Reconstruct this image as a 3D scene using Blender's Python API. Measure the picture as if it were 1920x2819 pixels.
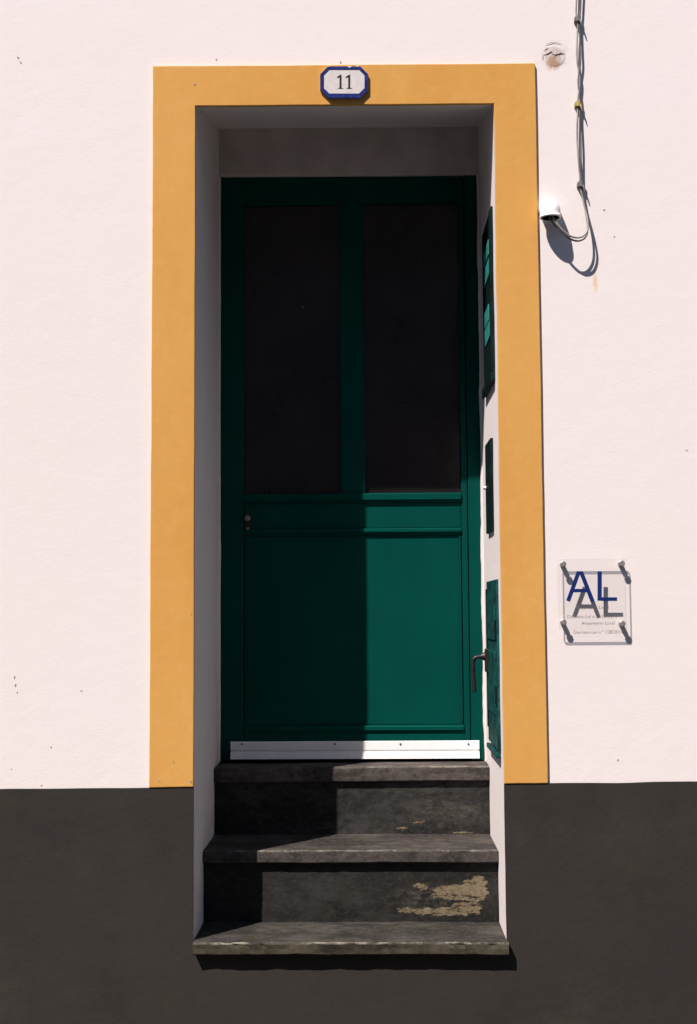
import bpy, bmesh, math, random
from mathutils import Vector, Matrix, noise

random.seed(11)
scene = bpy.context.scene
for o in list(bpy.data.objects):
    bpy.data.objects.remove(o, do_unlink=True)
COL = scene.collection

# ------------------------------------------------------------------ camera
F_PX, IMG_W, IMG_H = 3600.0, 1920.0, 2819.0
CAM = Vector((0.0931, -4.4844, 1.4583))
YAW, PITCH, ROLL = -0.0199, 0.0761, -0.0064
sy, cy, sp, cp = math.sin(YAW), math.cos(YAW), math.sin(PITCH), math.cos(PITCH)
_r = Vector((cy, -sy, 0)); FWD = Vector((sy * cp, cy * cp, sp)); _u = Vector((-sp * sy, -sp * cy, cp))
RIGHT = _r * math.cos(ROLL) + _u * math.sin(ROLL)
UP = _u * math.cos(ROLL) - _r * math.sin(ROLL)
cd = bpy.data.cameras.new('camera')
cam = bpy.data.objects.new('camera', cd); COL.objects.link(cam)
cd.sensor_fit = 'HORIZONTAL'; cd.sensor_width = 36.0; cd.lens = F_PX / IMG_W * 36.0
cd.clip_start = 0.05; cd.clip_end = 3000
cam.matrix_world = Matrix(((RIGHT.x, UP.x, -FWD.x, CAM.x), (RIGHT.y, UP.y, -FWD.y, CAM.y),
                           (RIGHT.z, UP.z, -FWD.z, CAM.z), (0, 0, 0, 1)))
scene.camera = cam

# ------------------------------------------------------------------ light
SUN_DIR = Vector((0.818, 1.0, -1.7726)).normalized()       # the way the light travels
EL = math.asin(-SUN_DIR.z); AZ = math.atan2(-SUN_DIR.x, -SUN_DIR.y)
world = bpy.data.worlds.new('World'); scene.world = world; world.use_nodes = True
wn = world.node_tree; wn.nodes.clear()
sky = wn.nodes.new('ShaderNodeTexSky'); sky.sky_type = 'NISHITA'; sky.sun_disc = False; sky.dust_density = 0.3; sky.ozone_density = 3.0
sky.sun_elevation = EL; sky.sun_rotation = AZ % (2 * math.pi)
bg = wn.nodes.new('ShaderNodeBackground'); bg.inputs['Strength'].default_value = 0.066
wo = wn.nodes.new('ShaderNodeOutputWorld')
wn.links.new(sky.outputs[0], bg.inputs[0]); wn.links.new(bg.outputs[0], wo.inputs[0])
sd = bpy.data.lights.new('sun', 'SUN'); sd.energy = 4.9; sd.angle = math.radians(0.5); sd.color = (1.0, 0.895, 0.835)
sun = bpy.data.objects.new('sun', sd); COL.objects.link(sun)
sun.rotation_euler = SUN_DIR.to_track_quat('-Z', 'Y').to_euler(); sun.location = (-4, -6, 9)
vs = scene.view_settings
vs.view_transform = 'Standard'; vs.look = 'None'; vs.exposure = 0.55; vs.gamma = 1.0; vs.use_curve_mapping = False
scene.cycles.max_bounces = 8

# ------------------------------------------------------------------ helpers
def P(u, v, y=0.0):
    """where the photograph's point (u, v) lies on the upright plane at depth y"""
    ray = RIGHT * ((u - IMG_W / 2) / F_PX) - UP * ((v - IMG_H / 2) / F_PX) + FWD
    return CAM + ray * ((y - CAM.y) / ray.y)

def sst(a, b, x):
    t = max(0.0, min(1.0, (x - a) / (b - a))); return t * t * (3 - 2 * t)

def warp(v, amp=1.0):
    """hand-built masonry is never quite straight: one field bends every masonry piece alike"""
    x, y, z = v
    dx = 0.0022 * noise.noise((x * 1.3, 3.1, z * 1.6)) + 0.0011 * noise.noise((x * 9, 8.2, z * 9)) - 0.002
    dz = 0.0016 * noise.noise((x * 1.7, 13.1, z * 1.2)) + 0.0009 * noise.noise((x * 9, 28.2, z * 9))
    dz += -0.007 * x * sst(2.4, 3.1, z) + 0.007 * x * sst(0.70, 0.84, z) * (1 - sst(0.9, 1.3, z))
    dz += 0.0034 * noise.noise((x * 5.0, 40.0, 1.0)) * sst(0.80, 0.86, z) * (1 - sst(0.89, 0.95, z))
    k = 1.0 if abs(x) < 3 else 0.2
    return Vector((x + dx * amp * k, y, z + dz * amp * k))

def lin(a, b, seg):
    n = max(1, int(round((b - a) / seg))); return [a + (b - a) * i / n for i in range(n + 1)]

def gbox(bm, x0, x1, y0, y1, z0, z1, seg=0.06, do_warp=True, skip=()):
    """box with gridded faces"""
    X, Y, Z = lin(x0, x1, seg), lin(y0, y1, seg), lin(z0, z1, seg)
    cache = {}
    def vert(p):
        k = tuple(round(c, 6) for c in p)
        if k not in cache: cache[k] = bm.verts.new(warp(p) if do_warp else p)
        return cache[k]
    def face(A, B, fn, flip):
        for i in range(len(A) - 1):
            for j in range(len(B) - 1):
                q = [vert(fn(A[i], B[j])), vert(fn(A[i + 1], B[j])), vert(fn(A[i + 1], B[j + 1])), vert(fn(A[i], B[j + 1]))]
                if flip: q.reverse()
                bm.faces.new(q)
    if '-y' not in skip: face(X, Z, lambda a, b: (a, y0, b), False)
    if '+y' not in skip: face(X, Z, lambda a, b: (a, y1, b), True)
    if '-x' not in skip: face(Y, Z, lambda a, b: (x0, a, b), True)
    if '+x' not in skip: face(Y, Z, lambda a, b: (x1, a, b), False)
    if '-z' not in skip: face(X, Y, lambda a, b: (a, b, z0), True)
    if '+z' not in skip: face(X, Y, lambda a, b: (a, b, z1), False)

def sheet(bm, xs, zs, y0, y1, keep):
    """gridded upright sheet of the cells that keep() accepts, with its edges turned back from y0 to y1"""
    vc = {}
    def V(x, z):
        k = (round(x, 5), round(z, 5))
        if k not in vc: vc[k] = bm.verts.new(warp((x, y0, z)))
        return vc[k]
    for i in range(len(xs) - 1):
        for j in range(len(zs) - 1):
            if keep((xs[i] + xs[i + 1]) / 2, (zs[j] + zs[j + 1]) / 2):
                bm.faces.new((V(xs[i], zs[j]), V(xs[i + 1], zs[j]), V(xs[i + 1], zs[j + 1]), V(xs[i], zs[j + 1])))
    edges = [e for e in bm.edges if len(e.link_faces) == 1]
    r = bmesh.ops.extrude_edge_only(bm, edges=edges)
    for v in r['geom']:
        if isinstance(v, bmesh.types.BMVert): v.co.y = y1

def box(bm, x0, x1, y0, y1, z0, z1):
    gbox(bm, x0, x1, y0, y1, z0, z1, 99, False)

def tube(bm, pts, rad, n=10, caps=True):
    pts = [Vector(p) for p in pts]; rings = []
    ref = Vector((0.37, 0.61, 0.2)).normalized(); prev = None
    for i, p in enumerate(pts):
        t = (pts[min(i + 1, len(pts) - 1)] - pts[max(i - 1, 0)]).normalized()
        a = (prev - t * prev.dot(t)).normalized() if prev else t.cross(ref).normalized()
        prev = a; b = t.cross(a); r = rad[i] if isinstance(rad, (list, tuple)) else rad
        rings.append([bm.verts.new(p + (a * math.cos(2 * math.pi * k / n) + b * math.sin(2 * math.pi * k / n)) * r) for k in range(n)])
    for A, B in zip(rings, rings[1:]):
        for k in range(n):
            bm.faces.new((A[k], A[(k + 1) % n], B[(k + 1) % n], B[k]))
    if caps:
        bm.faces.new(list(reversed(rings[0]))); bm.faces.new(rings[-1])

def prism(bm, poly, y0, y1):
    """outline in x, z pushed from depth y0 (front) to y1 (back)"""
    a = [bm.verts.new((x, y0, z)) for x, z in poly]; b = [bm.verts.new((x, y1, z)) for x, z in poly]
    bm.faces.new(a); bm.faces.new(list(reversed(b)))
    for i in range(len(poly)):
        j = (i + 1) % len(poly); bm.faces.new((a[j], a[i], b[i], b[j]))

def spline(pts, n=10):
    pts = [Vector(p) for p in pts]; out = []
    for i in range(len(pts) - 1):
        p0, p1, p2, p3 = pts[max(i - 1, 0)], pts[i], pts[i + 1], pts[min(i + 2, len(pts) - 1)]
        for k in range(n):
            t = k / n
            out.append(0.5 * ((2 * p1) + (p2 - p0) * t + (2 * p0 - 5 * p1 + 4 * p2 - p3) * t * t + (3 * p1 - p0 - 3 * p2 + p3) * t ** 3))
    out.append(pts[-1]); return out

def obj(name, bm, mat, parent=None, smooth=False, bevel=0, segs=2, props=None):
    bmesh.ops.recalc_face_normals(bm, faces=bm.faces[:])
    me = bpy.data.meshes.new(name); bm.to_mesh(me); bm.free()
    for m in (mat if isinstance(mat, (list, tuple)) else [mat]): me.materials.append(m)
    if smooth:
        for p in me.polygons: p.use_smooth = True
    o = bpy.data.objects.new(name, me); COL.objects.link(o)
    if parent: o.parent = parent
    if bevel:
        b = o.modifiers.new('bevel', 'BEVEL'); b.width = bevel; b.segments = segs; b.limit_method = 'ANGLE'; b.angle_limit = math.radians(50)
    for k, v in (props or {}).items(): o[k] = v
    return o

def empty(name, label, cat, group=None):
    o = bpy.data.objects.new(name, None); COL.objects.link(o); o.empty_display_size = 0.1
    o['label'] = label; o['category'] = cat
    if group: o['group'] = group
    return o

# ------------------------------------------------------------------ materials
class NT:
    def __init__(s, name):
        s.m = bpy.data.materials.new(name); s.m.use_nodes = True; s.t = s.m.node_tree; s.t.nodes.clear()
        s.out = s.n('ShaderNodeOutputMaterial'); s.b = s.n('ShaderNodeBsdfPrincipled')
        s.l(s.b.outputs[0], s.out.inputs[0]); s.pos = s.n('ShaderNodeNewGeometry').outputs['Position']
    def n(s, t): return s.t.nodes.new(t)
    def l(s, a, b): s.t.links.new(a, b)
    def put(s, sock, v):
        if isinstance(v, (int, float)): sock.default_value = v
        elif isinstance(v, (tuple, list)): sock.default_value = (*v, 1.0) if len(v) == 3 and len(sock.default_value) == 4 else v
        else: s.l(v, sock)
    def vec(s, op, a, b):
        n = s.n('ShaderNodeVectorMath'); n.operation = op; s.put(n.inputs[0], a); s.put(n.inputs[1], b)
        return n.outputs['Value'] if op in ('LENGTH', 'DISTANCE', 'DOT_PRODUCT') else n.outputs[0]
    def math(s, op, a, b=0.0, c=None):
        n = s.n('ShaderNodeMath'); n.operation = op; s.put(n.inputs[0], a); s.put(n.inputs[1], b)
        if c is not None: s.put(n.inputs[2], c)
        return n.outputs[0]
    def noise(s, scale, detail=4, rough=0.55, stretch=None, dist=0.0):
        n = s.n('ShaderNodeTexNoise'); n.inputs['Scale'].default_value = scale; n.inputs['Detail'].default_value = detail
        n.inputs['Roughness'].default_value = rough; n.inputs['Distortion'].default_value = dist
        s.l(s.vec('MULTIPLY', s.pos, stretch) if stretch else s.pos, n.inputs['Vector']); return n.outputs[0]
    def ramp(s, v, a, b, lo=0.0, hi=1.0):
        n = s.n('ShaderNodeMapRange'); n.interpolation_type = 'SMOOTHSTEP'
        for k, x in zip(('Value', 'From Min', 'From Max', 'To Min', 'To Max'), (v, a, b, lo, hi)): s.put(n.inputs[k], x)
        return n.outputs[0]
    def mix(s, f, a, b, mode='MIX'):
        n = s.n('ShaderNodeMix'); n.data_type = 'RGBA'; n.blend_type = mode
        s.put(n.inputs[0], f); s.put(n.inputs[6], a); s.put(n.inputs[7], b); return n.outputs[2]
    def spot(s, c, rx, rz, nscale, namt, edge=0.35, stretch=None):
        """1 inside a ragged patch about the point c on an upright face, 0 outside"""
        d = s.vec('SUBTRACT', s.pos, tuple(c)); d = s.vec('MULTIPLY', d, (1 / rx, 0, 1 / rz)); d = s.vec('LENGTH', d, (0, 0, 0))
        nn = s.noise(nscale, 5, 0.65, stretch)
        d = s.math('ADD', d, s.math('MULTIPLY', s.math('SUBTRACT', nn, 0.5), namt))
        return s.ramp(d, 1 - edge, 1, 1, 0)
    def bump(s, h, strength, dist=0.002, prev=None):
        n = s.n('ShaderNodeBump'); n.inputs['Strength'].default_value = strength; n.inputs['Distance'].default_value = dist
        s.l(h, n.inputs['Height'])
        if prev: s.l(prev, n.inputs['Normal'])
        return n.outputs[0]
    def fin(s, col, rough=0.8, nrm=None, spec=0.5, metal=0.0):
        s.put(s.b.inputs['Base Color'], col); s.put(s.b.inputs['Roughness'], rough)
        s.b.inputs['Specular IOR Level'].default_value = spec; s.b.inputs['Metallic'].default_value = metal
        if nrm: s.l(nrm, s.b.inputs['Normal'])
        return s.m

def plain(name, col, rough=0.6, var=0.12, scale=40, spec=0.4, metal=0.0, bmp=0.0):
    t = NT(name); n = t.noise(scale)
    c = t.mix(t.ramp(n, 0.3, 0.7), tuple(x * (1 - var) for x in col), tuple(min(1, x * (1 + var)) for x in col))
    return t.fin(c, rough, t.bump(t.noise(scale * 6), bmp) if bmp else None, spec, metal)

# white limewashed plaster, with the few stains the wall has
t = NT('white_plaster')
c = t.mix(t.ramp(t.noise(1.1, 3), 0.3, 0.7), (0.800, 0.745, 0.728), (0.800, 0.752, 0.748))
c = t.mix(t.ramp(t.noise(5, 5, 0.6), 0.42, 0.78, 0, 0.25), c, (0.785, 0.73, 0.70))
c = t.mix(t.ramp(t.noise(70, 3), 0.62, 0.8, 0, 0.3), c, (0.70, 0.61, 0.58))
c = t.mix(t.ramp(t.noise(2.6, 6, 0.7), 0.46, 0.72, 0, 0.35), c, (0.815, 0.775, 0.770))
hole = P(1528, 152)
sp1 = t.spot(hole, 0.056, 0.058, 38, 1.6, 0.8)
c = t.mix(t.math('MULTIPLY', sp1, 0.75), c, (0.46, 0.37, 0.325))
sp2 = t.spot(P(1523, 172), 0.032, 0.034, 55, 1.5, 0.7)
c = t.mix(t.math('MULTIPLY', sp2, 0.9), c, (0.44, 0.27, 0.18))
sp3 = t.spot(P(1640, 775), 0.012, 0.05, 50, 1.1, 0.8)
c = t.mix(t.math('MULTIPLY', sp3, 0.55), c, (0.75, 0.44, 0.16))
sp4 = t.spot(P(426, 575), 0.016, 0.03, 60, 0.9, 0.5)
c = t.mix(t.math('MULTIPLY', sp4, 0.35), c, (0.75, 0.40, 0.30))
h1 = t.noise(22, 5, 0.65, (1, 1, 1.2)); h2 = t.noise(130, 4, 0.7); h3 = t.noise(5.5, 4, 0.55, (1, 1, 1.25), 0.6)
nb = t.bump(h3, 0.06, 0.015); nb = t.bump(h1, 0.13, 0.004, nb); nb = t.bump(h2, 0.30, 0.0016, nb)
M_WALL = t.fin(c, 0.9, nb, 0.15)

# ochre paint of the surround
t = NT('ochre_paint')
c = t.mix(t.ramp(t.noise(2.0, 4, 0.6, (1, 1, 0.35)), 0.3, 0.7), (0.650, 0.352, 0.094), (0.605, 0.302, 0.068))
c = t.mix(t.ramp(t.noise(26, 5, 0.65), 0.45, 0.8, 0, 0.35), c, (0.70, 0.40, 0.13))
c = t.mix(t.ramp(t.noise(150, 2), 0.70, 0.78, 0, 0.55), c, (0.42, 0.22, 0.07))
nb = t.bump(t.noise(14, 4, 0.6), 0.20, 0.005); nb = t.bump(t.noise(60, 4, 0.6, (1, 1, 0.15)), 0.2, 0.002, nb); nb = t.bump(t.noise(150, 3, 0.7), 0.2, 0.0013, nb)
M_OCHRE = t.fin(c, 0.85, nb, 0.2)

# dark grey paint of the plinth
t = NT('plinth_paint')
c = t.mix(t.ramp(t.noise(1.6, 5, 0.6), 0.3, 0.7), (0.034, 0.0305, 0.0265), (0.0285, 0.0265, 0.0240))
c = t.mix(t.ramp(t.noise(9, 5, 0.65), 0.45, 0.8, 0, 0.5), c, (0.040, 0.033, 0.025))
c = t.mix(t.ramp(t.noise(160, 2), 0.72, 0.80, 0, 0.7), c, (0.075, 0.064, 0.048))
c = t.mix(t.ramp(t.noise(2.3, 6, 0.72, (1, 1, 1.6)), 0.50, 0.70, 0, 0.55), c, (0.046, 0.0395, 0.0335))
c = t.mix(t.ramp(t.noise(3.4, 6, 0.75), 0.52, 0.72, 0, 0.6), c, (0.021, 0.0200, 0.0190))
nb = t.bump(t.noise(7, 5, 0.6, (1, 1, 1.5), 0.8), 0.15, 0.010); nb = t.bump(t.noise(30, 5, 0.65), 0.25, 0.004, nb); nb = t.bump(t.noise(140, 4, 0.7), 0.45, 0.0016, nb)
M_PLINTH = t.fin(c, 0.85, nb, 0.2)

# white lintel plaster, greyed so its colour holds the dimness of the doorway
M_LINTEL = plain('dimmed_lintel_plaster', (0.56, 0.51, 0.48), 0.9, 0.1, 9, 0.2, 0, 0.25)

# worn dark stone of the treads and risers
def stone(name, base, light, olive, wear_z=None, wear=0.0, peel=None, front=None, gap=None, scuff=None):
    t = NT(name)
    c = t.mix(t.ramp(t.noise(6, 6, 0.68, (0.6, 1, 1)), 0.38, 0.62), tuple(x * 0.6 for x in base), tuple(x * 1.25 for x in light))
    c = t.mix(t.ramp(t.noise(34, 7, 0.75, (0.4, 1, 1)), 0.44, 0.66, 0, 0.8), c, tuple(x * 0.4 for x in base))
    c = t.mix(t.ramp(t.noise(13, 6, 0.75), 0.48, 0.7, 0, 0.75), c, olive)
    c = t.mix(t.ramp(t.noise(95, 5, 0.7), 0.58, 0.72, 0, 0.75), c, tuple(x * 2.4 for x in light))
    c = t.mix(t.ramp(t.noise(60, 8, 0.8, (0.6, 1, 1)), 0.50, 0.62, 0, 0.6), c, tuple(x * 1.5 for x in light))
    c = t.mix(t.ramp(t.noise(26, 8, 0.8, (0.5, 1, 1.2)), 0.53, 0.64, 0, 0.7), c, tuple(x * 0.3 for x in base))
    hgt = t.noise(45, 6, 0.7)
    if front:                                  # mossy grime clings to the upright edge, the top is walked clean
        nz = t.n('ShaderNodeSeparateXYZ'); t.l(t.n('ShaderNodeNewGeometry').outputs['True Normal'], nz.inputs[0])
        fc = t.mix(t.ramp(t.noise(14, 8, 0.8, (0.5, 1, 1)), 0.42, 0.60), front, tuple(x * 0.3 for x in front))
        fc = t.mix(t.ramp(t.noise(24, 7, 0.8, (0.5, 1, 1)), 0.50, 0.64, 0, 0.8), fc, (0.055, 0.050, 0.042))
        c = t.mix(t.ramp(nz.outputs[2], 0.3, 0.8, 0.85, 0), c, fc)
    if wear_z is not None:
        z = t.n('ShaderNodeSeparateXYZ'); t.l(t.pos, z.inputs[0])
        d = t.math('ABSOLUTE', t.math('SUBTRACT', z.outputs[2], wear_z))
        d = t.math('ADD', d, t.math('MULTIPLY', t.math('SUBTRACT', t.noise(55, 5, 0.7, (0.4, 1, 1)), 0.5), 0.016))
        y = t.math('ABSOLUTE', t.math('SUBTRACT', z.outputs[1], wear[1]))
        y = t.math('ADD', y, t.math('MULTIPLY', t.math('SUBTRACT', t.noise(31, 5, 0.7, (0.5, 1, 1)), 0.5), 0.03))
        k = t.math('MULTIPLY', t.ramp(d, 0.001, 0.006, 1, 0), t.ramp(y, 0.002, 0.016, 1, 0))
        g = t.ramp(t.noise(5.5, 6, 0.75, (1, 1, 1)), 0.47, 0.60, 0.05, 1.0)
        c = t.mix(t.math('MULTIPLY', t.math('MULTIPLY', k, g), wear[0]), c, (0.30, 0.28, 0.23))
    if peel:
        total = None
        for (ctr, rx, rz, ns, na) in peel:
            m = t.spot(ctr, rx, rz, ns, na, 0.12, (0.7, 1, 1.3))
            total = m if total is None else t.math('MAXIMUM', total, m)
        holes = t.ramp(t.noise(46, 7, 0.8, (0.5, 1, 1.5)), 0.54, 0.575, 1, 0)
        total = t.math('MULTIPLY', total, holes)
        if gap: total = t.math('MULTIPLY', total, t.math('SUBTRACT', 1.0, t.spot(gap[0], gap[1], gap[2], 60, 2.2, 0.15)))
        pc = t.mix(t.ramp(t.noise(30, 4, 0.6), 0.3, 0.7), (0.150, 0.118, 0.070), (0.215, 0.172, 0.112))
        if scuff:                              # faint chalky rubbing round the flaked paint
            sc = t.math('MULTIPLY', t.spot(*scuff, 16, 1.6, 0.9), t.ramp(t.noise(75, 8, 0.85, (0.5, 1, 1)), 0.47, 0.60, 0, 0.75))
            c = t.mix(sc, c, (0.088, 0.078, 0.058))
        pc = t.mix(t.ramp(t.noise(85, 7, 0.8), 0.52, 0.64, 0, 0.75), pc, (0.060, 0.052, 0.036))
        c = t.mix(total, c, pc)
        flake = total
    else: flake = None
    nb = t.bump(hgt, 0.5, 0.004)
    if flake is not None: nb = t.bump(t.math('SUBTRACT', 1.0, flake), 0.9, 0.003, nb); nb = t.bump(t.noise(190, 4, 0.7), 0.4, 0.0014, nb)
    return t.fin(c, 0.78, nb, 0.3)

# door paint
t = NT('green_gloss_paint')
c = t.mix(t.ramp(t.noise(2.2, 4, 0.6, (1, 1, 0.5)), 0.3, 0.7), (0.0008, 0.047, 0.0385), (0.0010, 0.061, 0.048))
c = t.mix(t.ramp(t.noise(60, 5, 0.7, (1, 1, 0.25)), 0.5, 0.8, 0, 0.35), c, (0.002, 0.043, 0.038))
c = t.mix(t.ramp(t.noise(45, 6, 0.75), 0.60, 0.74, 0, 0.35), c, (0.008, 0.075, 0.062))
nb = t.bump(t.noise(90, 4, 0.6, (1, 1, 0.12)), 0.25, 0.001); nb = t.bump(t.noise(9, 4, 0.5), 0.08, 0.004, nb)
M_GREEN = t.fin(c, 0.6, nb, 0.025)
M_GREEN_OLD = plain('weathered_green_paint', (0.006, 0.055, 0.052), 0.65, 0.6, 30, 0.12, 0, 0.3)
M_GREEN_DARK = plain('near_black_green_paint', (0.003, 0.012, 0.0115), 0.6, 0.5, 14, 0.1, 0, 0.3)  # near-black green of the upper leaf board, the batten and some bars
M_GREEN_SUNLIT = plain('sunlit_green_paint', (0.022, 0.22, 0.19), 0.65, 0.25, 20, 0.3, 0, 0.2)  # leaf green lightened so the colour itself carries sunlight
M_GLASS = plain('dark_door_glass', (0.014, 0.0115, 0.0135), 0.22, 0.25, 4, 0.4)
M_STRIP = plain('white_aluminium', (0.88, 0.88, 0.88), 0.35, 0.03, 30, 0.5)
M_SCREW = plain('dull_screw_steel', (0.10, 0.09, 0.085), 0.5, 0.2, 60, 0.5, 0.6)
M_IRON = plain('black_iron', (0.022, 0.018, 0.018), 0.45, 0.3, 50, 0.5, 0.3, 0.2)
M_STEEL = plain('worn_grey_steel', (0.24, 0.23, 0.22), 0.45, 0.2, 60, 0.5, 0.6)
M_PVC = plain('white_pvc', (0.85, 0.84, 0.83), 0.35, 0.03, 20, 0.5)
M_PVC_IN = plain('dark_pipe_inside', (0.03, 0.03, 0.03), 0.8, 0.1, 20, 0.2)
M_CABLE = plain('grey_cable_sheath', (0.10, 0.10, 0.10), 0.55, 0.3, 25, 0.4)
M_CABLE2 = plain('pale_cable_sheath', (0.27, 0.26, 0.25), 0.55, 0.3, 25, 0.4)
M_CABLE_DK = plain('black_cable_sheath', (0.03, 0.03, 0.032), 0.5, 0.2, 25, 0.4)
M_CLIP = plain('grey_clip_plastic', (0.17, 0.16, 0.16), 0.6, 0.2, 40, 0.4)
M_CLIP_Y = plain('yellowed_clip_plastic', (0.33, 0.26, 0.09), 0.6, 0.3, 60, 0.4)
M_TILE = plain('white_glazed_tile', (0.66, 0.62, 0.60), 0.22, 0.05, 60, 0.5)
M_BLUE = plain('cobalt_glaze', (0.014, 0.026, 0.150), 0.25, 0.4, 50, 0.5)
M_INK = plain('black_glaze', (0.02, 0.02, 0.022), 0.35, 0.1, 60, 0.4)
M_SIGNBLUE = plain('blue_sign_print', (0.003, 0.020, 0.125), 0.5, 0.1, 30, 0.4)
M_PRINT = plain('grey_sign_print', (0.14, 0.13, 0.13), 0.6, 0.1, 30, 0.3)
M_STUD = plain('brushed_stud_metal', (0.36, 0.33, 0.32), 0.4, 0.1, 60, 0.5, 0.5)
M_CHIP = plain('bared_render', (0.36, 0.30, 0.27), 0.95, 0.35, 90, 0.1, 0, 0.4)
M_PAVE = plain('pavement_stone', (0.075, 0.072, 0.070), 0.9, 0.25, 6, 0.2, 0, 0.4)
M_ROAD = plain('asphalt', (0.055, 0.053, 0.05), 0.9, 0.25, 12, 0.2, 0, 0.4)
M_KERB = plain('kerb_stone', (0.09, 0.088, 0.086), 0.85, 0.2, 9, 0.2, 0, 0.4)

def acrylic(name, tint, opaque):
    m = bpy.data.materials.new(name); m.use_nodes = True; n = m.node_tree; n.nodes.clear()
    o = n.nodes.new('ShaderNodeOutputMaterial'); tr = n.nodes.new('ShaderNodeBsdfTransparent'); tr.inputs[0].default_value = (*tint, 1)
    gl = n.nodes.new('ShaderNodeBsdfPrincipled'); gl.inputs['Base Color'].default_value = (0.35, 0.37, 0.38, 1); gl.inputs['Roughness'].default_value = 0.12
    nz = n.nodes.new('ShaderNodeTexNoise'); nz.inputs['Scale'].default_value = 60
    rp = n.nodes.new('ShaderNodeMapRange'); rp.inputs['To Min'].default_value = opaque * 0.7; rp.inputs['To Max'].default_value = opaque * 1.3
    mx = n.nodes.new('ShaderNodeMixShader')
    n.links.new(nz.outputs[0], rp.inputs[0]); n.links.new(rp.outputs[0], mx.inputs[0])
    n.links.new(tr.outputs[0], mx.inputs[1]); n.links.new(gl.outputs[0], mx.inputs[2]); n.links.new(mx.outputs[0], o.inputs[0])
    return m
M_ACRYL = acrylic('clear_acrylic', (0.985, 0.985, 0.985), 0.03)
M_ACRYL_EDGE = acrylic('clear_acrylic_edge', (0.62, 0.65, 0.67), 0.45)

# ------------------------------------------------------------------ the setting
Z_SLAB, Z_T2, Z_T3 = 0.360, 0.6136, 0.8689         # walking surfaces of the three steps
Y_T2, Y_R1, Y_T3, Y_R2, Y_D = 0.2277, 0.250, 0.5482, 0.566, 0.703
HALF, O_TOP, F_TOP, DADO = 0.525, 3.2365, 3.3819, 0.8715
FR_L, FR_R = -0.676, 0.6726

bm = bmesh.new(); box(bm, -60, 60, -60, -1.62, -0.2, -0.12)
obj('road', bm, M_ROAD, props={'kind': 'structure'})
bm = bmesh.new(); gbox(bm, -14, 14, -1.44, -0.0, -0.2, 0.0, 0.7, False)
obj('pavement', bm, M_PAVE, props={'kind': 'structure'})
bm = bmesh.new()
for i in range(28):
    box(bm, -14 + i + 0.004, -13 + i - 0.004, -1.62, -1.44, -0.2, 0.004)
obj('kerb', bm, M_KERB, bevel=0.012, props={'kind': 'structure'})
bm = bmesh.new(); box(bm, -1500, 1500, -1500, 1500, -0.6, -0.21)
obj('ground', bm, M_ROAD, props={'kind': 'structure'})

# unseen house added behind the viewer to shut off the low sky
M_OPP = plain('grey_roughcast', (0.22, 0.21, 0.20), 0.95, 0.15, 5, 0.1, 0, 0.4)
M_TILES = plain('red_roof_tile', (0.25, 0.09, 0.05), 0.9, 0.25, 8, 0.1, 0, 0.4)
opp = empty('sky_block_house', 'unseen grey house added across the street to shut off the low sky', 'house')
OY = -7.2
bm = bmesh.new(); gbox(bm, -22, 22, OY - 6, OY, -0.12, 6.2, 2.0, False); obj('wall', bm, M_OPP, opp)
bm = bmesh.new()
rv = [bm.verts.new(p) for p in ((-22.3, OY + 0.35, 6.21), (22.3, OY + 0.35, 6.21), (22.3, OY - 6.3, 6.21), (-22.3, OY - 6.3, 6.21), (-22.3, OY - 3, 8.0), (22.3, OY - 3, 8.0))]
for q in ((0, 1, 5, 4), (2, 3, 4, 5), (0, 4, 3), (1, 2, 5), (0, 3, 2, 1)): bm.faces.new([rv[i] for i in q])
obj('roof', bm, M_TILES, opp)
for i in range(8):
    for z in (1.0, 3.9):
        x = -18 + i * 5
        bm = bmesh.new(); box(bm, x, x + 1.0, OY - 0.02, OY + 0.03, z, z + 1.4); w_ = obj('window', bm, M_GLASS, opp)
        bm = bmesh.new()
        for (a, b, c_, d_) in ((-0.12, 0.0, -0.12, 1.52), (1.0, 1.12, -0.12, 1.52), (0.001, 0.999, 1.4, 1.52), (0.001, 0.999, -0.12, 0.0), (0.47, 0.53, 0.001, 1.399)):
            box(bm, x + a, x + b, OY - 0.02, OY + 0.05, z + c_, z + d_)
        obj('frame', bm, M_PVC, w_)

house = empty('house', 'white plastered house front with ochre door surround above a dark grey plinth', 'house')

# wall: front sheet with the doorway cut out, returns of the doorway, closed round the outside
bm = bmesh.new()
W_X, W_TOP, W_BACK = 7.0, 6.0, 1.1
O_BOT = Z_SLAB - 0.043
xs = [-W_X] + lin(-3.0, -HALF, 0.07) + lin(-HALF, HALF, 0.07)[1:] + lin(HALF, 3.0, 0.07)[1:] + [W_X]
zs = [-0.1] + lin(0.0, O_BOT, 0.07) + lin(O_BOT, O_TOP, 0.05)[1:] + lin(O_TOP, 4.2, 0.07)[1:] + [W_TOP]
cache = {}
def wv(x, y, z):
    k = (round(x, 5), round(y, 5), round(z, 5))
    if k not in cache:
        cache[k] = bm.verts.new(warp((x, y, z)) + Vector((0, 0, RISE * y / Y_D * sst(2.6, O_TOP, z))))
    return cache[k]
RISE = 0.185                                        # the soffit climbs towards the door
for i in range(len(xs) - 1):
    for j in range(len(zs) - 1):
        a, b, c0, d0 = xs[i], xs[i + 1], zs[j], zs[j + 1]
        if a > -HALF - 1e-4 and b < HALF + 1e-4 and c0 > O_BOT - 1e-4 and d0 < O_TOP + 1e-4: continue
        bm.faces.new((wv(a, 0, c0), wv(b, 0, c0), wv(b, 0, d0), wv(a, 0, d0)))
ys = lin(0.0, 0.80, 0.05)
zin = [z for z in zs if O_BOT - 1e-4 <= z <= O_TOP + 1e-4]; xin = [x for x in xs if -HALF - 1e-4 <= x <= HALF + 1e-4]
SPLAY = 0.0
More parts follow.
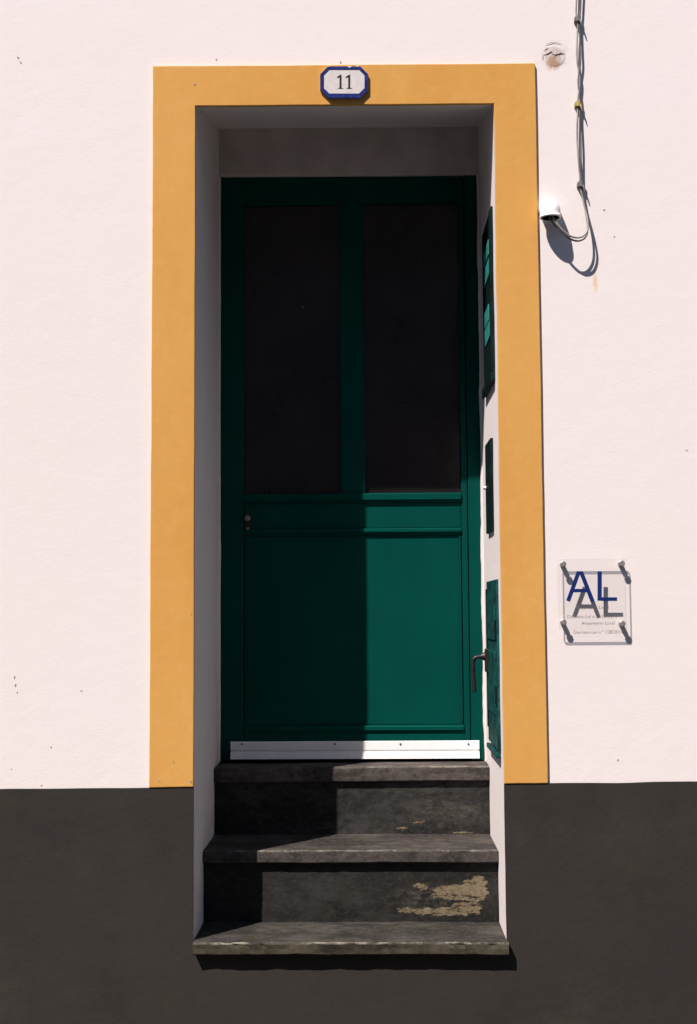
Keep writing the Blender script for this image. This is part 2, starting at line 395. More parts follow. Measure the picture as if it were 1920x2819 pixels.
for k in range(len(ys) - 1):
    y0, y1 = ys[k], ys[k + 1]
    for j in range(len(zin) - 1):
        for x in (-HALF, HALF):
            bm.faces.new((wv(x, y0, zin[j]), wv(x, y1, zin[j]), wv(x, y1, zin[j + 1]), wv(x, y0, zin[j + 1])))
    for i in range(len(xin) - 1):
        for z in (O_BOT, O_TOP):
            bm.faces.new((wv(xin[i], y0, z), wv(xin[i + 1], y0, z), wv(xin[i + 1], y1, z), wv(xin[i], y1, z)))
box(bm, -W_X, W_X, 0.9, W_BACK, -0.1, W_TOP)
box(bm, -W_X, -W_X + 0.2, 0.02, 0.9, -0.1, W_TOP); box(bm, W_X - 0.2, W_X, 0.02, 0.9, -0.1, W_TOP)
box(bm, -W_X, W_X, 0.02, 0.9, W_TOP - 0.1, W_TOP)
for f in bm.faces: f.smooth = False
wall = obj('wall', bm, M_WALL, house)

# plinth: left, right and below the doorway, in one painted coat
bm = bmesh.new(); PY = -0.007
sheet(bm, [-W_X] + lin(-3.0, -HALF, 0.03) + lin(-HALF, HALF, 0.07)[1:] + lin(HALF, 3.0, 0.03)[1:] + [W_X], lin(-0.02, O_BOT, 0.07) + lin(O_BOT, DADO, 0.07)[1:], PY, 0.001,
      lambda x, z: abs(x) > HALF or z < O_BOT)
plinth = obj('plinth', bm, M_PLINTH, house)

# ochre surround: one band round the doorway
bm = bmesh.new(); SY = -0.011
sheet(bm, lin(FR_L, -HALF, 0.05) + lin(-HALF, HALF, 0.05)[1:] + lin(HALF, FR_R, 0.05)[1:], lin(DADO + 0.001, O_TOP, 0.05) + lin(O_TOP, F_TOP, 0.05)[1:], SY, 0.001,
      lambda x, z: abs(x) > HALF or z > O_TOP)
surround = obj('door_surround', bm, M_OCHRE, house, bevel=0.0025)

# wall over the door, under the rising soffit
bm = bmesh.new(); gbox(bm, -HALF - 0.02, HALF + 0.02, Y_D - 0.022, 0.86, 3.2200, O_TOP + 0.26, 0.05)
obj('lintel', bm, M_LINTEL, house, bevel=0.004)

# ------------------------------------------------------------------ steps
def rough_slab(name, x0, x1, y0, y1, z0, z1, mat, parent, chip=0.004, seed=0.0):
    bm = bmesh.new()
    X = lin(x0, x1, 0.012); prof = []
    r = 0.006
    prof = [(y1, z1), (y0 + 0.05, z1), (y0 + 0.02, z1), (y0 + r, z1), (y0 + r * 0.3, z1 - r * 0.3), (y0, z1 - r), (y0, (z0 + z1) / 2), (y0, z0 + r * 0.7),
            (y0 + r * 0.7, z0), (y0 + 0.04, z0), (y1, z0)]
    rows = []
    for x in X:
        row = []
        for i, (y, z) in enumerate(prof):
            p = warp((x, y, z))
            if 2 <= i <= 8:
                e = noise.fractal((x * 16 + seed, i * 0.35, seed), 0.9, 2.2, 4)
                k = 1.0 if 3 <= i <= 5 else 0.5
                p.y += chip * k * max(-0.25, e * 1.1); p.z -= (chip * k * 0.7 * max(0, e)) if i <= 5 else -chip * 0.4 * max(0, -e)
            p.z += 0.002 * noise.noise((x * 3 + seed, 1.0, seed))
            row.append(bm.verts.new(p))
        rows.append(row)
    for A, B in zip(rows, rows[1:]):
        for i in range(len(prof) - 1): bm.faces.new((A[i], A[i + 1], B[i + 1], B[i]))
        bm.faces.new((A[-1], A[0], B[0], B[-1]))
    bm.faces.new(rows[0]); bm.faces.new(list(reversed(rows[-1])))
    return obj(name, bm, mat, parent)

ST_B, ST_L, ST_O = (0.034, 0.030, 0.028), (0.060, 0.053, 0.048), (0.046, 0.038, 0.026)
M_T1 = stone('olive_worn_slab', (0.029, 0.027, 0.024), (0.047, 0.043, 0.038), (0.040, 0.034, 0.021), Z_SLAB, (0.95, -0.042), front=(0.064, 0.055, 0.032))
M_T2 = stone('dark_worn_slab', ST_B, ST_L, ST_O, Z_T2, (0.5, Y_T2))
M_T3 = stone('grey_worn_slab', (0.044, 0.038, 0.035), (0.076, 0.066, 0.059), ST_O, Z_T3, (0.55, Y_T3))
R_B, R_L, R_O = (0.012, 0.012, 0.0115), (0.022, 0.0215, 0.020), (0.020, 0.019, 0.012)
yR1 = Y_R1
M_R1 = stone('peeling_riser_paint', R_B, R_L, R_O, peel=[
    (P(1252, 2458, yR1), 0.088, 0.026, 38, 1.7), (P(1300, 2456, yR1), 0.052, 0.044, 30, 1.5), (P(1318, 2432, yR1), 0.030, 0.026, 70, 2.6),
    (P(1226, 2509, yR1), 0.120, 0.015, 44, 1.9), (P(1285, 2500, yR1), 0.055, 0.026, 40, 1.5),
    (P(1130, 2505, yR1), 0.045, 0.010, 80, 3.0), (P(1155, 2442, yR1), 0.026, 0.012, 90, 3.6)],
    gap=(P(1238, 2482, yR1), 0.085, 0.0055), scuff=(P(1190, 2475, yR1), 0.24, 0.075))
M_R2 = stone('chalky_riser_paint', (0.016, 0.016, 0.0155), (0.032, 0.031, 0.030), (0.017, 0.018, 0.014), peel=[
    (P(1108, 2281, Y_R2), 0.020, 0.007, 120, 4.4), (P(1150, 2262, Y_R2), 0.022, 0.008, 130, 4.6), (P(1265, 2292, Y_R2), 0.05, 0.003, 120, 4.4)], scuff=(P(1230, 2235, Y_R2), 0.22, 0.085))
G = 0.003
slab = rough_slab('doorstep', -HALF + G, HALF + 0.004, -0.042, Y_R1 + 0.03, O_BOT + 0.002, Z_SLAB, M_T1, house, 0.0075, 2.0)
slab['label'] = 'lowest worn olive grey stone slab projecting from the plinth'
for (yr, z0, z1, th, yn, mt, mr, sd_, lab) in (
        (Y_R1, Z_SLAB, Z_T2, 0.046, Y_T2, M_T2, M_R1, 5.0, 'lower step with a large tan patch of peeled paint'),
        (Y_R2, Z_T2, Z_T3, 0.058, Y_T3, M_T3, M_R2, 9.0, 'upper step below the green door')):
    bm = bmesh.new(); gbox(bm, -HALF + G, HALF - G, yr, 0.79, z0 - 0.002, z1 - th, 0.05)
    st = obj('step', bm, mr, house, props={'label': lab})
    rough_slab('tread', -HALF + G, HALF - G, yn, 0.79, z1 - th + 0.001, z1, mt, st, 0.0035, sd_)

# ------------------------------------------------------------------ door
YD = Y_D
def dx(u, v=1500, y=YD): return P(u, v, y).x
def dz(v, u=980, y=YD): return P(u, v, y).z
XL, XR = -HALF + 0.004, HALF - 0.003
Z0, Z1 = Z_T3 + 0.012, 3.2195
xl = dx(672, 1500); xr = dx(1272, 1500); xj = dx(1290, 1500)
mxl, mxr = dx(938, 1000), dx(1003, 1000)
bm = bmesh.new(); box(bm, XL - 0.01, XR + 0.01, YD + 0.03, YD + 0.065, Z_T3 + 0.003, O_TOP + 0.02)
door = obj('door', bm, M_GREEN, house, props={'label': 'dark green panelled door with two tall dark glass panes'})
def bar(name, x0, x1, z0, z1, y0, y1=YD + 0.031, mat=None, bev=0.003, parent=door):
    bm = bmesh.new(); box(bm, x0, x1, y0, y1, z0, z1); return obj(name, bm, mat or M_GREEN, parent, bevel=bev)
zb_bot, zb_t = dz(2020), dz(1357)
bar('stile', XL, xl, Z0, Z1 + 0.014, YD)
bar('stile', xr + 0.0005, xj - 0.0015, Z0, Z1 + 0.014, YD)
bar('door_jamb', xj + 0.0015, XR, Z0 - 0.006, Z1 + 0.016, YD - 0.006)
ztop = dz(560)
bar('top_rail', xl + 0.0005, xr, ztop, Z1 + 0.013, YD)
bar('mullion', mxl, mxr, dz(1362) + 0.0005, ztop - 0.0005, YD - 0.001)
z_a1, z_a0 = dz(1384), dz(1455)          # narrow panel
z_b1, z_b0 = dz(1474), dz(1997)          # tall lower panel
bar('lock_rail', xl + 0.0005, xr, z_a1, dz(1362), YD + 0.001)
bar('panel', xl + 0.0005, xr, z_a0, z_a1 - 0.0005, YD + 0.006)
bar('panel', xl + 0.0005, xr, z_b0, z_b1 - 0.0005, YD + 0.007)
bar('rail', xl + 0.0005, xr, z_b1, z_a0 - 0.0005, YD + 0.001)
bar('bottom_rail', xl + 0.0005, xr, Z0, z_b0 - 0.0005, YD + 0.001)
for (va, vb, pr) in ((1358, 1377, 0.010), (1455, 1466, 0.008), (1998, 2011, 0.008)):
    bm = bmesh.new(); za, zb = dz(va), dz(vb); y = YD - pr
    a = [(YD + 0.0005, za), (y + 0.003, za - 0.001), (y, za - 0.005), (y, zb + 0.001), (YD + 0.0005, zb)]
    A = [bm.verts.new((xl + 0.002, p, q)) for p, q in a]; B = [bm.verts.new((xr - 0.002, p, q)) for p, q in a]
    bm.faces.new(A); bm.faces.new(list(reversed(B)))
    for i in range(5): bm.faces.new((A[i], A[(i + 1) % 5], B[(i + 1) % 5], B[i]))
    obj('moulding', bm, M_GREEN, door)
# upright beads beside the panels
for xx in (xl + 0.004, xr - 0.010):
    bar('bead', xx, xx + 0.006, z_b0 + 0.016, z_b1 - 0.006, YD - 0.001, YD + 0.008, bev=0.002)
bar('pane', xl + 0.0005, mxl - 0.0005, dz(1356), ztop - 0.0005, YD + 0.018, M_GLASS and YD + 0.029, M_GLASS, 0)
bar('pane', mxr + 0.0005, xr, dz(1356), ztop - 0.0005, YD + 0.018, YD + 0.029, M_GLASS, 0)

# weather strip with a seam and four screws
sx0, sx1 = dx(636, 2060), dx(1320, 2060); sz = [dz(2040), dz(2064), dz(2066), dz(2088)]
bm = bmesh.new()
prof = [(YD - 0.007, sz[0]), (YD - 0.011, sz[0] - 0.003), (YD - 0.011, sz[1]), (YD - 0.003, sz[1] - 0.001), (YD - 0.003, sz[2] - 0.003), (YD - 0.012, sz[2] - 0.004),
        (YD - 0.018, sz[3]), (YD - 0.0065, sz[3])]
A = [bm.verts.new((sx0, p, q)) for p, q in prof]; B = [bm.verts.new((sx1, p, q)) for p, q in prof]
bm.faces.new(A); bm.faces.new(list(reversed(B)))
for i in range(len(prof)): bm.faces.new((A[i], A[(i + 1) % len(prof)], B[(i + 1) % len(prof)], B[i]))
obj('weather_strip', bm, M_STRIP, door)
for u in (667, 922, 1103, 1290):
    p = P(u, 2048, YD); bm = bmesh.new()
    tube(bm, [(p.x, YD - 0.0105, p.z), (p.x, YD - 0.0135, p.z)], [0.0042, 0.0030], 10)
    obj('screw', bm, M_SCREW, door)
# escutcheon with knob and keyhole barrel
p = P(683, 1440, YD); bm = bmesh.new()
pts = []
for k in range(20):
    a = 2 * math.pi * k / 20
    pts.append((p.x + 0.013 * math.cos(a) * (1 if abs(math.sin(a)) < 0.8 else 0.8), p.z + 0.045 * math.sin(a)))
prism(bm, list(reversed(pts)), YD - 0.002, YD + 0.004)
obj('escutcheon', bm, M_IRON, door, bevel=0.001)
bm = bmesh.new()
tube(bm, [(p.x, YD - 0.001, p.z + 0.018), (p.x, YD - 0.014, p.z + 0.018), (p.x, YD - 0.018, p.z + 0.018), (p.x, YD - 0.030, p.z + 0.018), (p.x, YD - 0.034, p.z + 0.018)],
     [0.006, 0.006, 0.012, 0.012, 0.007], 14)
obj('knob', bm, M_STEEL, door, smooth=True)
bm = bmesh.new(); tube(bm, [(p.x, YD - 0.001, p.z - 0.022), (p.x, YD - 0.006, p.z - 0.022)], 0.006, 12)
obj('lock_barrel', bm, M_STEEL, door)
p = P(833, 842, YD); bm = bmesh.new(); tube(bm, [(p.x, YD + 0.019, p.z), (p.x, YD + 0.012, p.z)], [0.004, 0.003], 10)
obj('pane_glint', bm, M_STEEL, door)  # small steel stub standing in for a glint of light on the pane

# ------------------------------------------------------------------ folded shutter leaves on the right reveal
XRV = HALF - 0.0035
def leaf(name, label, y0, y1, zt, zb, th, mat, bev=0.003):
    bm = bmesh.new(); box(bm, XRV - th, XRV + 0.01, y0, y1, zb, zt)
    return obj(name, bm, mat, house, bevel=bev, props={'label': label})
zt, zb = P(1357, 560, 0.06).z, P(1366, 1042, 0.06).z
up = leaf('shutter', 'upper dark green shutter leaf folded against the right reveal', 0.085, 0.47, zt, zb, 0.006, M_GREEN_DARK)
for va, vb, ya, yb in ((665, 706, 0.17, 0.37), (718, 764, 0.12, 0.36), (836, 880, 0.20, 0.36), (885, 932, 0.12, 0.36)):  # raised panels for the sunlit patches, their brightness painted in
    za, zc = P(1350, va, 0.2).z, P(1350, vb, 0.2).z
    bm = bmesh.new(); box(bm, XRV - 0.010, XRV - 0.005, ya, yb, zc, za); obj('panel', bm, M_GREEN_SUNLIT, up, bevel=0.002)
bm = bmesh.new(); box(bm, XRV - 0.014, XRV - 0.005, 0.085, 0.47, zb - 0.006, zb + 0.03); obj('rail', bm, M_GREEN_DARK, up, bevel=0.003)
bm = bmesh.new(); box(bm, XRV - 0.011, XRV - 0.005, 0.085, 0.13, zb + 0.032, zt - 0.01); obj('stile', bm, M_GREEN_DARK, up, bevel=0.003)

zt, zb = P(1350, 1215, 0.3).z, P(1352, 1465, 0.3).z
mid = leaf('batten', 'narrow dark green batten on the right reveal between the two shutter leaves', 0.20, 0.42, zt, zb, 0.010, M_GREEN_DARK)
bm = bmesh.new(); p = P(1346, 1343, 0.4); tube(bm, [(XRV - 0.009, 0.40, p.z), (XRV - 0.020, 0.40, p.z)], [0.008, 0.006], 12); obj('catch', bm, M_TILE, mid)

zt, zb = P(1372, 1594, 0.05).z, P(1380, 2070, 0.05).z
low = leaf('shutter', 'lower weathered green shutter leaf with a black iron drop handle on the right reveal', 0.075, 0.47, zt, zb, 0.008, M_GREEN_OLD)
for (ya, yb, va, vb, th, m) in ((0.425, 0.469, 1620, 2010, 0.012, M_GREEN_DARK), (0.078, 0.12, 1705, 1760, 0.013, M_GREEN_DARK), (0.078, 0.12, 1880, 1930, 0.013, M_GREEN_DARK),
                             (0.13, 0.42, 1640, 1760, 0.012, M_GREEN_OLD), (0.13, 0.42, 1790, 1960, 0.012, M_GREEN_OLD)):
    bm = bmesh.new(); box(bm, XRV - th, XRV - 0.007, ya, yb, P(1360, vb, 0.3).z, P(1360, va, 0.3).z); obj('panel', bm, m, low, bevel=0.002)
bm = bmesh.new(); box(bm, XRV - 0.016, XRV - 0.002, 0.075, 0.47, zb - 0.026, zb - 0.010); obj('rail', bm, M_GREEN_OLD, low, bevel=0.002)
# drop handle
hz = P(1330, 1812, 0.42).z; hy = 0.42
bm = bmesh.new(); box(bm, XRV - 0.021, XRV - 0.007, hy - 0.025, hy + 0.025, hz - 0.052, hz + 0.035)
hd = obj('handle', bm, M_IRON, low, bevel=0.004)
bm = bmesh.new()
tip = P(1303, 1812, hy).x
tube(bm, spline([(XRV - 0.020, hy, hz + 0.006), (tip + 0.016, hy, hz + 0.004), (tip + 0.004, hy, hz - 0.004), (tip, hy, hz - 0.03), (tip + 0.002, hy, hz - 0.09), (tip + 0.003, hy, hz - 0.125)], 6),
     0.0078, 10)
lv = obj('handle', bm, M_IRON, low, smooth=True)
bm = bmesh.new(); tube(bm, [(XRV - 0.022, hy, hz + 0.006), (XRV - 0.036, hy, hz + 0.006)], [0.016, 0.011], 14); obj('boss', bm, M_IRON, low)

# uneven plaster lip brushed up against both door edges
for sgn, seed in ((1, 3.0), (-1, 7.0)):
    bm = bmesh.new(); rows = []
    for z in lin(Z_T3 + 0.004, 3.215, 0.012):
        w_ = (0.0015 + 0.0035 * (1 - sst(1.6, 2.2, z))) + 0.005 * noise.noise((seed, z * 5.0, 0)) + 0.002 * noise.noise((seed, z * 23.0, 4))
        w_ = max(0.0008, w_ if sgn > 0 else 0.3 * w_ + 0.001); xo = sgn * (HALF - 0.0005) - 0.002; xi = xo - sgn * (w_ + 0.0042)
        rows.append([bm.verts.new((xo, YD - 0.035, z)), bm.verts.new((xo - sgn * 0.004, YD - 0.028, z)), bm.verts.new((xi, YD - 0.0085, z)), bm.verts.new((xi, YD + 0.004, z))])
    for A, B in zip(rows, rows[1:]):
        for i in range(3): bm.faces.new((A[i], A[i + 1], B[i + 1], B[i]))
    obj('plaster_lip', bm, M_WALL, house, smooth=True)

# ------------------------------------------------------------------ plaster marks on the wall
def mark(u, v, ru, rv, parent, mat, y=-0.0006, name='chip', rag=0.5, n=11, rot=0.0):
    c = P(u, v, y); s = 0.72 / 803.0; bm = bmesh.new(); pts = []
    for k in range(n):
        a = -2 * math.pi * k / n; r = 1 + rag * (random.random() - 0.5) * 1.6
        ex, ez = ru * s * r * math.cos(a), rv * s * r * math.sin(a)
        pts.append((c.x + ex * math.cos(rot) - ez * math.sin(rot), c.z + ex * math.sin(rot) + ez * math.cos(rot)))
    top = [bm.verts.new((x, y, z)) for x, z in pts]; base = [bm.verts.new((c.x + (x - c.x) * 1.25, 0.004, c.z + (z - c.z) * 1.25)) for x, z in pts]
    bm.faces.new(top)
    for k in range(n): bm.faces.new((top[k], top[(k + 1) % n], base[(k + 1) % n], base[k]))
    return obj(name, bm, mat, parent)
for (u, v, a, b, r) in ((50, 158, 6, 3, -0.7), (58, 172, 7, 3, -0.8), (40, 1866, 3, 8, 0.05), (43, 1886, 3, 6, 0), (47, 1907, 2, 4, 0), (141, 2058, 4, 3, 0), (32, 2118, 3, 2, 0),
                        (114, 2163, 3, 3, 0), (1664, 577, 5, 4, 0), (1702, 2093, 3, 4, 0), (225, 1902, 5, 2, 0), (938, 171, 3, 6, 0), (1692, 651, 4, 3, 0.3), (1893, 1240, 5, 2, -0.5), (596, 163, 4, 3, 0)):
    mark(u, v, a, b, wall, M_CHIP, rot=r)
for (u, v, a, b) in ((537, 232, 4, 3), (478, 2099, 3, 3), (438, 2150, 4, 3), (527, 1690, 2, 5), (526, 2152, 4, 5)):
    mark(u, v, a, b, surround, M_CHIP, y=SY - 0.0006)
# filled hole above the door surround: low ragged dome with cracks
bm = bmesh.new(); R_ = 0.043; rings = []; N = 36
for i in range(9):
    f = i / 8
    rings.append([bm.verts.new((hole.x + R_ * f * math.cos(2 * math.pi * k / N) * (1 + 0.08 * noise.noise((k * 0.5, 1, 2)) * f),
                                -0.0013 * (1 - f ** 2) * (1 + 1.1 * noise.noise((f * 6 * math.cos(2 * math.pi * k / N), f * 5 * math.sin(2 * math.pi * k / N), 4))) + (0.002 if i == 8 else 0) - 0.0004,
                                hole.z + R_ * 1.05 * f * math.sin(2 * math.pi * k / N))) for k in range(N)] if i else [bm.verts.new((hole.x, -0.003, hole.z))])
for k in range(N): bm.faces.new((rings[0][0], rings[1][k], rings[1][(k + 1) % N]))
for A, B in zip(rings[1:], rings[2:]):
    for k in range(N): bm.faces.new((A[k], A[(k + 1) % N], B[(k + 1) % N], B[k]))
patch = obj('plaster_patch', bm, M_WALL, wall, smooth=True, props={'label': 'round brown stained plaster filling beside the cables'})
def crack(pts, r):
    bm = bmesh.new(); tube(bm, [P(u, v, -0.0028) for u, v in pts], r, 5); obj('crack', bm, M_CHIP, wall)
crack([(1494, 149), (1507, 147), (1519, 141), (1524, 149), (1532, 149), (1545, 145), (1556, 146)], [0.0005, 0.0012, 0.0014, 0.001, 0.0022, 0.0014, 0.0004])
crack([(1497, 139), (1504, 133), (1512, 128)], [0.0005, 0.0013, 0.0004]); crack([(1503, 120), (1524, 115), (1548, 119)], [0.0005, 0.0010, 0.0003])
crack([(1494, 152), (1495, 162)], [0.0014, 0.0004])

# ------------------------------------------------------------------ house number
plq = empty('house_number_plaque', 'octagonal white tile number 11 with blue border above the door', 'house number')
def octo(u0, u1, v0, v1, cu, cv, y):
    q = [(u0 + cu, v0), (u1 - cu, v0), (u1, v0 + cv), (u1, v1 - cv), (u1 - cu, v1), (u0 + cu, v1), (u0, v1 - cv), (u0, v0 + cv)]
    return [(P(a, b, y).x, P(a, b, y).z) for a, b in q]
Y0 = SY - 0.0105
bm = bmesh.new(); outer = octo(882, 1014, 181, 270, 22, 22, Y0); inner = octo(892, 1004, 191, 257, 15, 15, Y0)
prism(bm, outer, Y0, SY - 0.0005)
obj('tile', bm, M_TILE, plq, bevel=0.002)
bm = bmesh.new()
o1 = [(x, z) for x, z in octo(883, 1013, 182, 269, 21.5, 21.5, Y0)]
A = [bm.verts.new((x, Y0 - 0.0012, z)) for x, z in o1]; B = [bm.verts.new((x, Y0 - 0.0012, z)) for x, z in inner]
A2 = [bm.verts.new((x, Y0 + 0.003, z)) for x, z in octo(881.5, 1014.5, 180.6, 270.6, 22, 22, Y0)]; B2 = [bm.verts.new((x, Y0 + 0.0005, z)) for x, z in inner]
for i in range(8):
    j = (i + 1) % 8
    bm.faces.new((A[i], A[j], B[j], B[i])); bm.faces.new((A2[i], A2[j], A[j], A[i])); bm.faces.new((B[i], B[j], B2[j], B2[i]))
obj('border', bm, M_BLUE, plq)
for (u0,) in ((937,), (961,)):                     # each figure 1: flag, tapering stem, foot serif
    yy = Y0 - 0.0008; bm = bmesh.new()
    q = [(-4.0, 207), (3.6, 204.5), (3.4, 240), (9, 243), (-6.5, 243), (-1.8, 240), (-1.8, 211.5), (-9, 213.5), (-9, 211.8)]
    prism(bm, [(P(u0 + a, b, yy).x, P(u0 + a, b, yy).z) for a, b in q], yy, Y0 + 0.001)
    obj('digit', bm, M_INK, plq)
for (u, v, a, b) in ((963, 183.5, 5, 3), (985, 181.5, 8, 2), (905, 182, 5, 1.5)):
    c = P(u, v, Y0); bm = bmesh.new(); s = 1 / 803
    prism(bm, [(c.x + a * s * math.cos(-k * 1.05) * random.uniform(.7, 1.2), c.z + b * s * math.sin(-k * 1.05) * random.uniform(.7, 1.2)) for k in range(6)], Y0 - 0.002, Y0)
    obj('chip', bm, M_TILE, plq)

# ------------------------------------------------------------------ clear lodging sign
sign = empty('wall_sign', 'clear acrylic sign with blue AL letters on four metal studs', 'sign')
YS = -0.029
pl = [P(1537, 1540, YS), P(1726, 1735, YS)]
bm = bmesh.new(); x0, x1, z1, z0 = pl[0].x, pl[1].x, pl[0].z, pl[1].z
rc = 0.006; poly = []
for (cx_, cz_, a0) in ((x1 - rc, z1 - rc, 90), (x1 - rc, z0 + rc, 0), (x0 + rc, z0 + rc, -90), (x0 + rc, z1 - rc, -180)):
    for k in range(5):
        a = math.radians(a0 - k * 22.5); poly.append((cx_ + rc * math.cos(a), cz_ + rc * math.sin(a)))
prism(bm, poly, YS, YS + 0.0065)
for f in bm.faces:
    f.normal_update()
    f.material_index = 0 if abs(f.normal.y) > 0.9 else 1
obj('panel', bm, [M_ACRYL, M_ACRYL_EDGE], sign)
for (u, v) in ((1551, 1553), (1712, 1551), (1552, 1713), (1714, 1717)):
    c = P(u, v, YS); bm = bmesh.new()
    tube(bm, [(c.x, 0.002, c.z), (c.x, YS + 0.007, c.z)], 0.0082, 16); tube(bm, [(c.x, YS - 0.0005, c.z), (c.x, YS - 0.005, c.z), (c.x, YS - 0.0062, c.z)], [0.0105, 0.0105, 0.0085], 16)
    obj('stud', bm, M_STUD, sign, smooth=False)
def stroke(bm, pts, w):
    """flat lettering stroke through photo points, w px wide"""
    stroke.k += 1; y = YS - 0.0015 - 0.00012 * (stroke.k % 6)
    for (a, b), (c, d) in zip(pts, pts[1:]):
        p, q = P(a, b, y), P(c, d, y); t_ = (q - p).normalized(); nrm = Vector((-t_.z, 0, t_.x)) * (w / 803 / 2)
        prism(bm, [((p + nrm).x, (p + nrm).z), ((q + nrm).x, (q + nrm).z), ((q - nrm).x, (q - nrm).z), ((p - nrm).x, (p - nrm).z)], y, YS - 0.0004 - 0.00005 * (stroke.k % 6))
stroke.k = 0
bm = bmesh.new(); stroke(bm, [(1565, 1655), (1594.5, 1574)], 11); stroke(bm, [(1600.5, 1574), (1633, 1657)], 11); stroke(bm, [(1593, 1578), (1602, 1578)], 11); stroke(bm, [(1579, 1626), (1620, 1626)], 9.5)
obj('letter', bm, M_SIGNBLUE, sign)
bm = bmesh.new(); stroke(bm, [(1652, 1573), (1652, 1654)], 11.5); stroke(bm, [(1656.5, 1649.5), (1700, 1649.5)], 10)
obj('letter', bm, M_SIGNBLUE, sign)
def text(s, u0, u1, v, hpx):
    cu = bpy.data.curves.new('lettering', 'FONT'); cu.body = s; cu.align_x = 'CENTER'; cu.align_y = 'CENTER'; cu.size = 1.0; cu.resolution_u = 2
    tmp = bpy.data.objects.new('lettering', cu); COL.objects.link(tmp)
    dg = bpy.context.evaluated_depsgraph_get(); me = bpy.data.meshes.new_from_object(tmp.evaluated_get(dg))
    bpy.data.objects.remove(tmp, do_unlink=True)
    xs_ = [q.co.x for q in me.vertices]; wid = max(xs_) - min(xs_)
    y = YS - 0.0009; c = P((u0 + u1) / 2, v, y); sx = (u1 - u0) / 803 / wid; sz_ = hpx / 803
    for q in me.vertices: q.co = Vector((c.x + q.co.x * sx, y, c.z + q.co.y * sz_))
    me.materials.clear(); me.materials.append(M_PRINT)
    o = bpy.data.objects.new('lettering', me); COL.objects.link(o); o.parent = sign
text('Alojamento Local', 1586, 1676, 1673, 12)
text('Decreto-Lei n.º 128/2014', 1564, 1698, 1698, 13)

# ------------------------------------------------------------------ pipe elbow, cables and clips
zt, zr = P(1515, 546, -0.03).z, P(1515, 599, -0.05).z; xc = P(1516, 580, -0.05).x; R_ = 0.0355
hood = empty('pipe_elbow', 'white plastic pipe elbow opening downward from the wall beside the surround', 'pipe')
bm = bmesh.new(); za = zt - R_ + 0.004; path = [(xc, 0.003, za)]
for k in range(1, 9):
    a = k / 8 * math.pi / 2; path.append((xc, -0.046 * math.sin(a), za - 0.026 * (1 - math.cos(a))))
path += [(xc, -0.047, zr + 0.006), (xc, -0.047, zr + 0.0055), (xc, -0.047, zr)]
rr = [R_] * (len(path) - 2) + [R_ * 1.03, R_ * 1.03]
n = 28; rings = []
def ring(p, t_, r):
    t_ = t_.normalized(); a = Vector((1, 0, 0)); b = t_.cross(a).normalized()
    return [bm.verts.new(Vector(p) + (a * math.cos(2 * math.pi * k / n) + b * math.sin(2 * math.pi * k / n)) * r) for k in range(n)]
pv = [Vector(p) for p in path]
for i, p in enumerate(pv):
    a = i / 8 * math.pi / 2
    t_ = Vector((0, -math.cos(a), -math.sin(a))) if i < 9 else Vector((0, 0, -1))
    rings.append(ring(p, t_, rr[i]))
for A, B in zip(rings, rings[1:]):
    for k in range(n): bm.faces.new((A[k], A[(k + 1) % n], B[(k + 1) % n], B[k]))
lip = ring(pv[-1], Vector((0, 0, -1)), R_ - 0.0035)
for k in range(n): bm.faces.new((rings[-1][k], rings[-1][(k + 1) % n], lip[(k + 1) % n], lip[k]))
obj('elbow', bm, M_PVC, hood, smooth=True, bevel=0)
bm = bmesh.new(); A = ring((xc, -0.047, zr + 0.0005), Vector((0, 0, -1)), R_ - 0.0036); B = ring((xc, -0.047, zr + 0.03), Vector((0, 0, -1)), R_ - 0.0036)
for k in range(n): bm.faces.new((A[k], A[(k + 1) % n], B[(k + 1) % n], B[k]))
bm.faces.new(B)
obj('bore', bm, M_PVC_IN, hood, smooth=False)

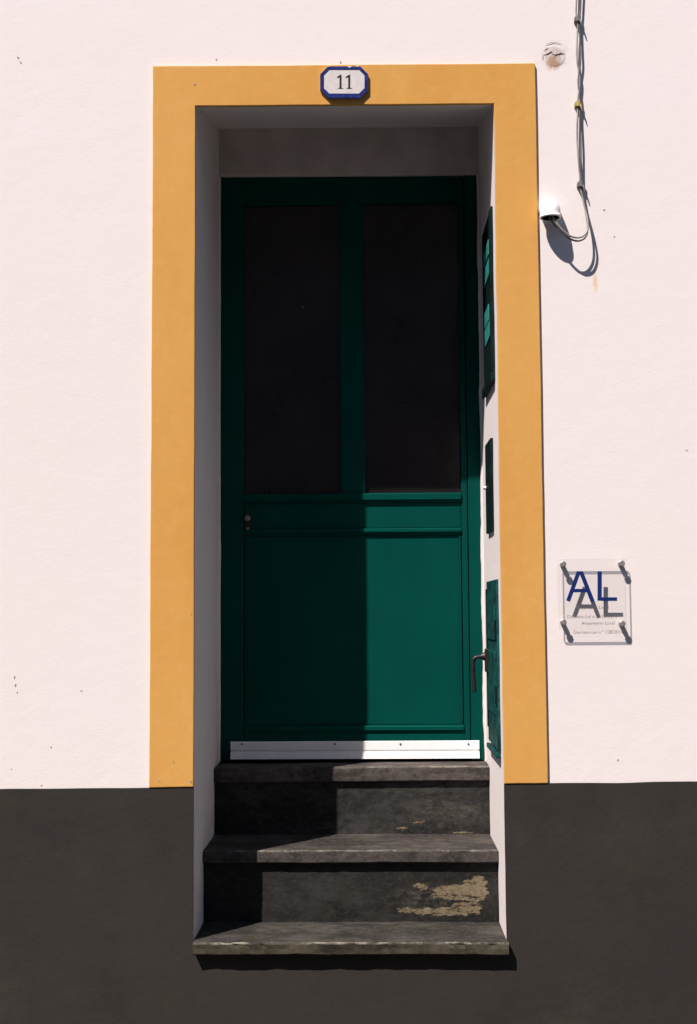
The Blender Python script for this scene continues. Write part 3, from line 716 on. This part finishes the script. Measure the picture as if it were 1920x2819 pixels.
def cable(label, pts, r, mat):
    bm = bmesh.new(); tube(bm, spline([P(u, v, y) for u, v, y in pts], 7), r, 8)
    return obj('cable', bm, mat, None, smooth=True, props={'label': label, 'category': 'cable', 'group': 'cables running down the wall'})
w0 = -0.014
cable('pale cable on the left of the pair hanging down the wall into the pipe elbow',
      [(1590, -260, w0), (1589, -80, w0), (1588, 0, w0), (1587, 35, w0), (1592, 60, w0), (1589, 120, w0), (1590, 170, -0.013), (1597, 220, w0), (1592, 272, w0), (1591, 310, w0), (1590, 390, -0.014), (1597, 480, w0),
       (1600, 520, -0.014), (1611, 570, -0.022), (1619, 608, -0.036), (1618, 634, -0.050), (1602, 652, -0.060), (1575, 651, -0.066), (1549, 632, -0.068), (1528, 606, -0.068), (1520, 588, -0.06)], 0.0033, M_CABLE2)
cable('grey cable on the right of the pair hanging down the wall into the pipe elbow',
      [(1602, -260, w0), (1603, -80, w0), (1600, 0, w0), (1598, 36, w0), (1596, 64, w0), (1598, 120, -0.013), (1599, 170, w0), (1593, 222, w0), (1598, 278, w0), (1597, 320, -0.013), (1600, 400, w0), (1601, 490, w0),
       (1606, 535, -0.012), (1613, 580, -0.018), (1619, 622, -0.027), (1613, 652, -0.040), (1592, 663, -0.052), (1566, 655, -0.060), (1543, 636, -0.060), (1522, 612, -0.055), (1512, 590, -0.05)], 0.0033, M_CABLE)
for (u, v, m, lab) in ((1592, 52, M_CLIP, 'grey cable tie at the top, level with the plaster patch'), (1593, 286, M_CLIP_Y, 'yellowed cable tie halfway down the hanging cables'),
                       (1600, 507, M_CLIP, 'dark cable tie above the pipe elbow where the cables bend away')):
    c = P(u, v, w0); bm = bmesh.new(); s = 1 / 803
    ringp = [(c.x + 8.5 * s * math.cos(a), w0 + 0.009 * math.sin(a) - 0.001) for a in [2 * math.pi * k / 14 for k in range(14)]]
    lo = [bm.verts.new((x, y, c.z - 7 * s)) for x, y in ringp]; hi = [bm.verts.new((x, y, c.z + 7 * s)) for x, y in ringp]
    for k in range(14): bm.faces.new((lo[k], lo[(k + 1) % 14], hi[(k + 1) % 14], hi[k]))
    bm.faces.new(lo); bm.faces.new(hi)
    box(bm, c.x - 10 * s, c.x - 5 * s, -0.022, -0.001, c.z - 7 * s, c.z + 4 * s)
    tube(bm, [(c.x + 4 * s, -0.018, c.z), (c.x + 6 * s, -0.024, c.z - 10 * s), (c.x + 9 * s, -0.026, c.z - 22 * s)], [0.0034, 0.003, 0.0016], 6)
    obj('cable_tie', bm, m, None, props={'label': lab, 'category': 'cable tie', 'group': 'ties on the wall cables'})
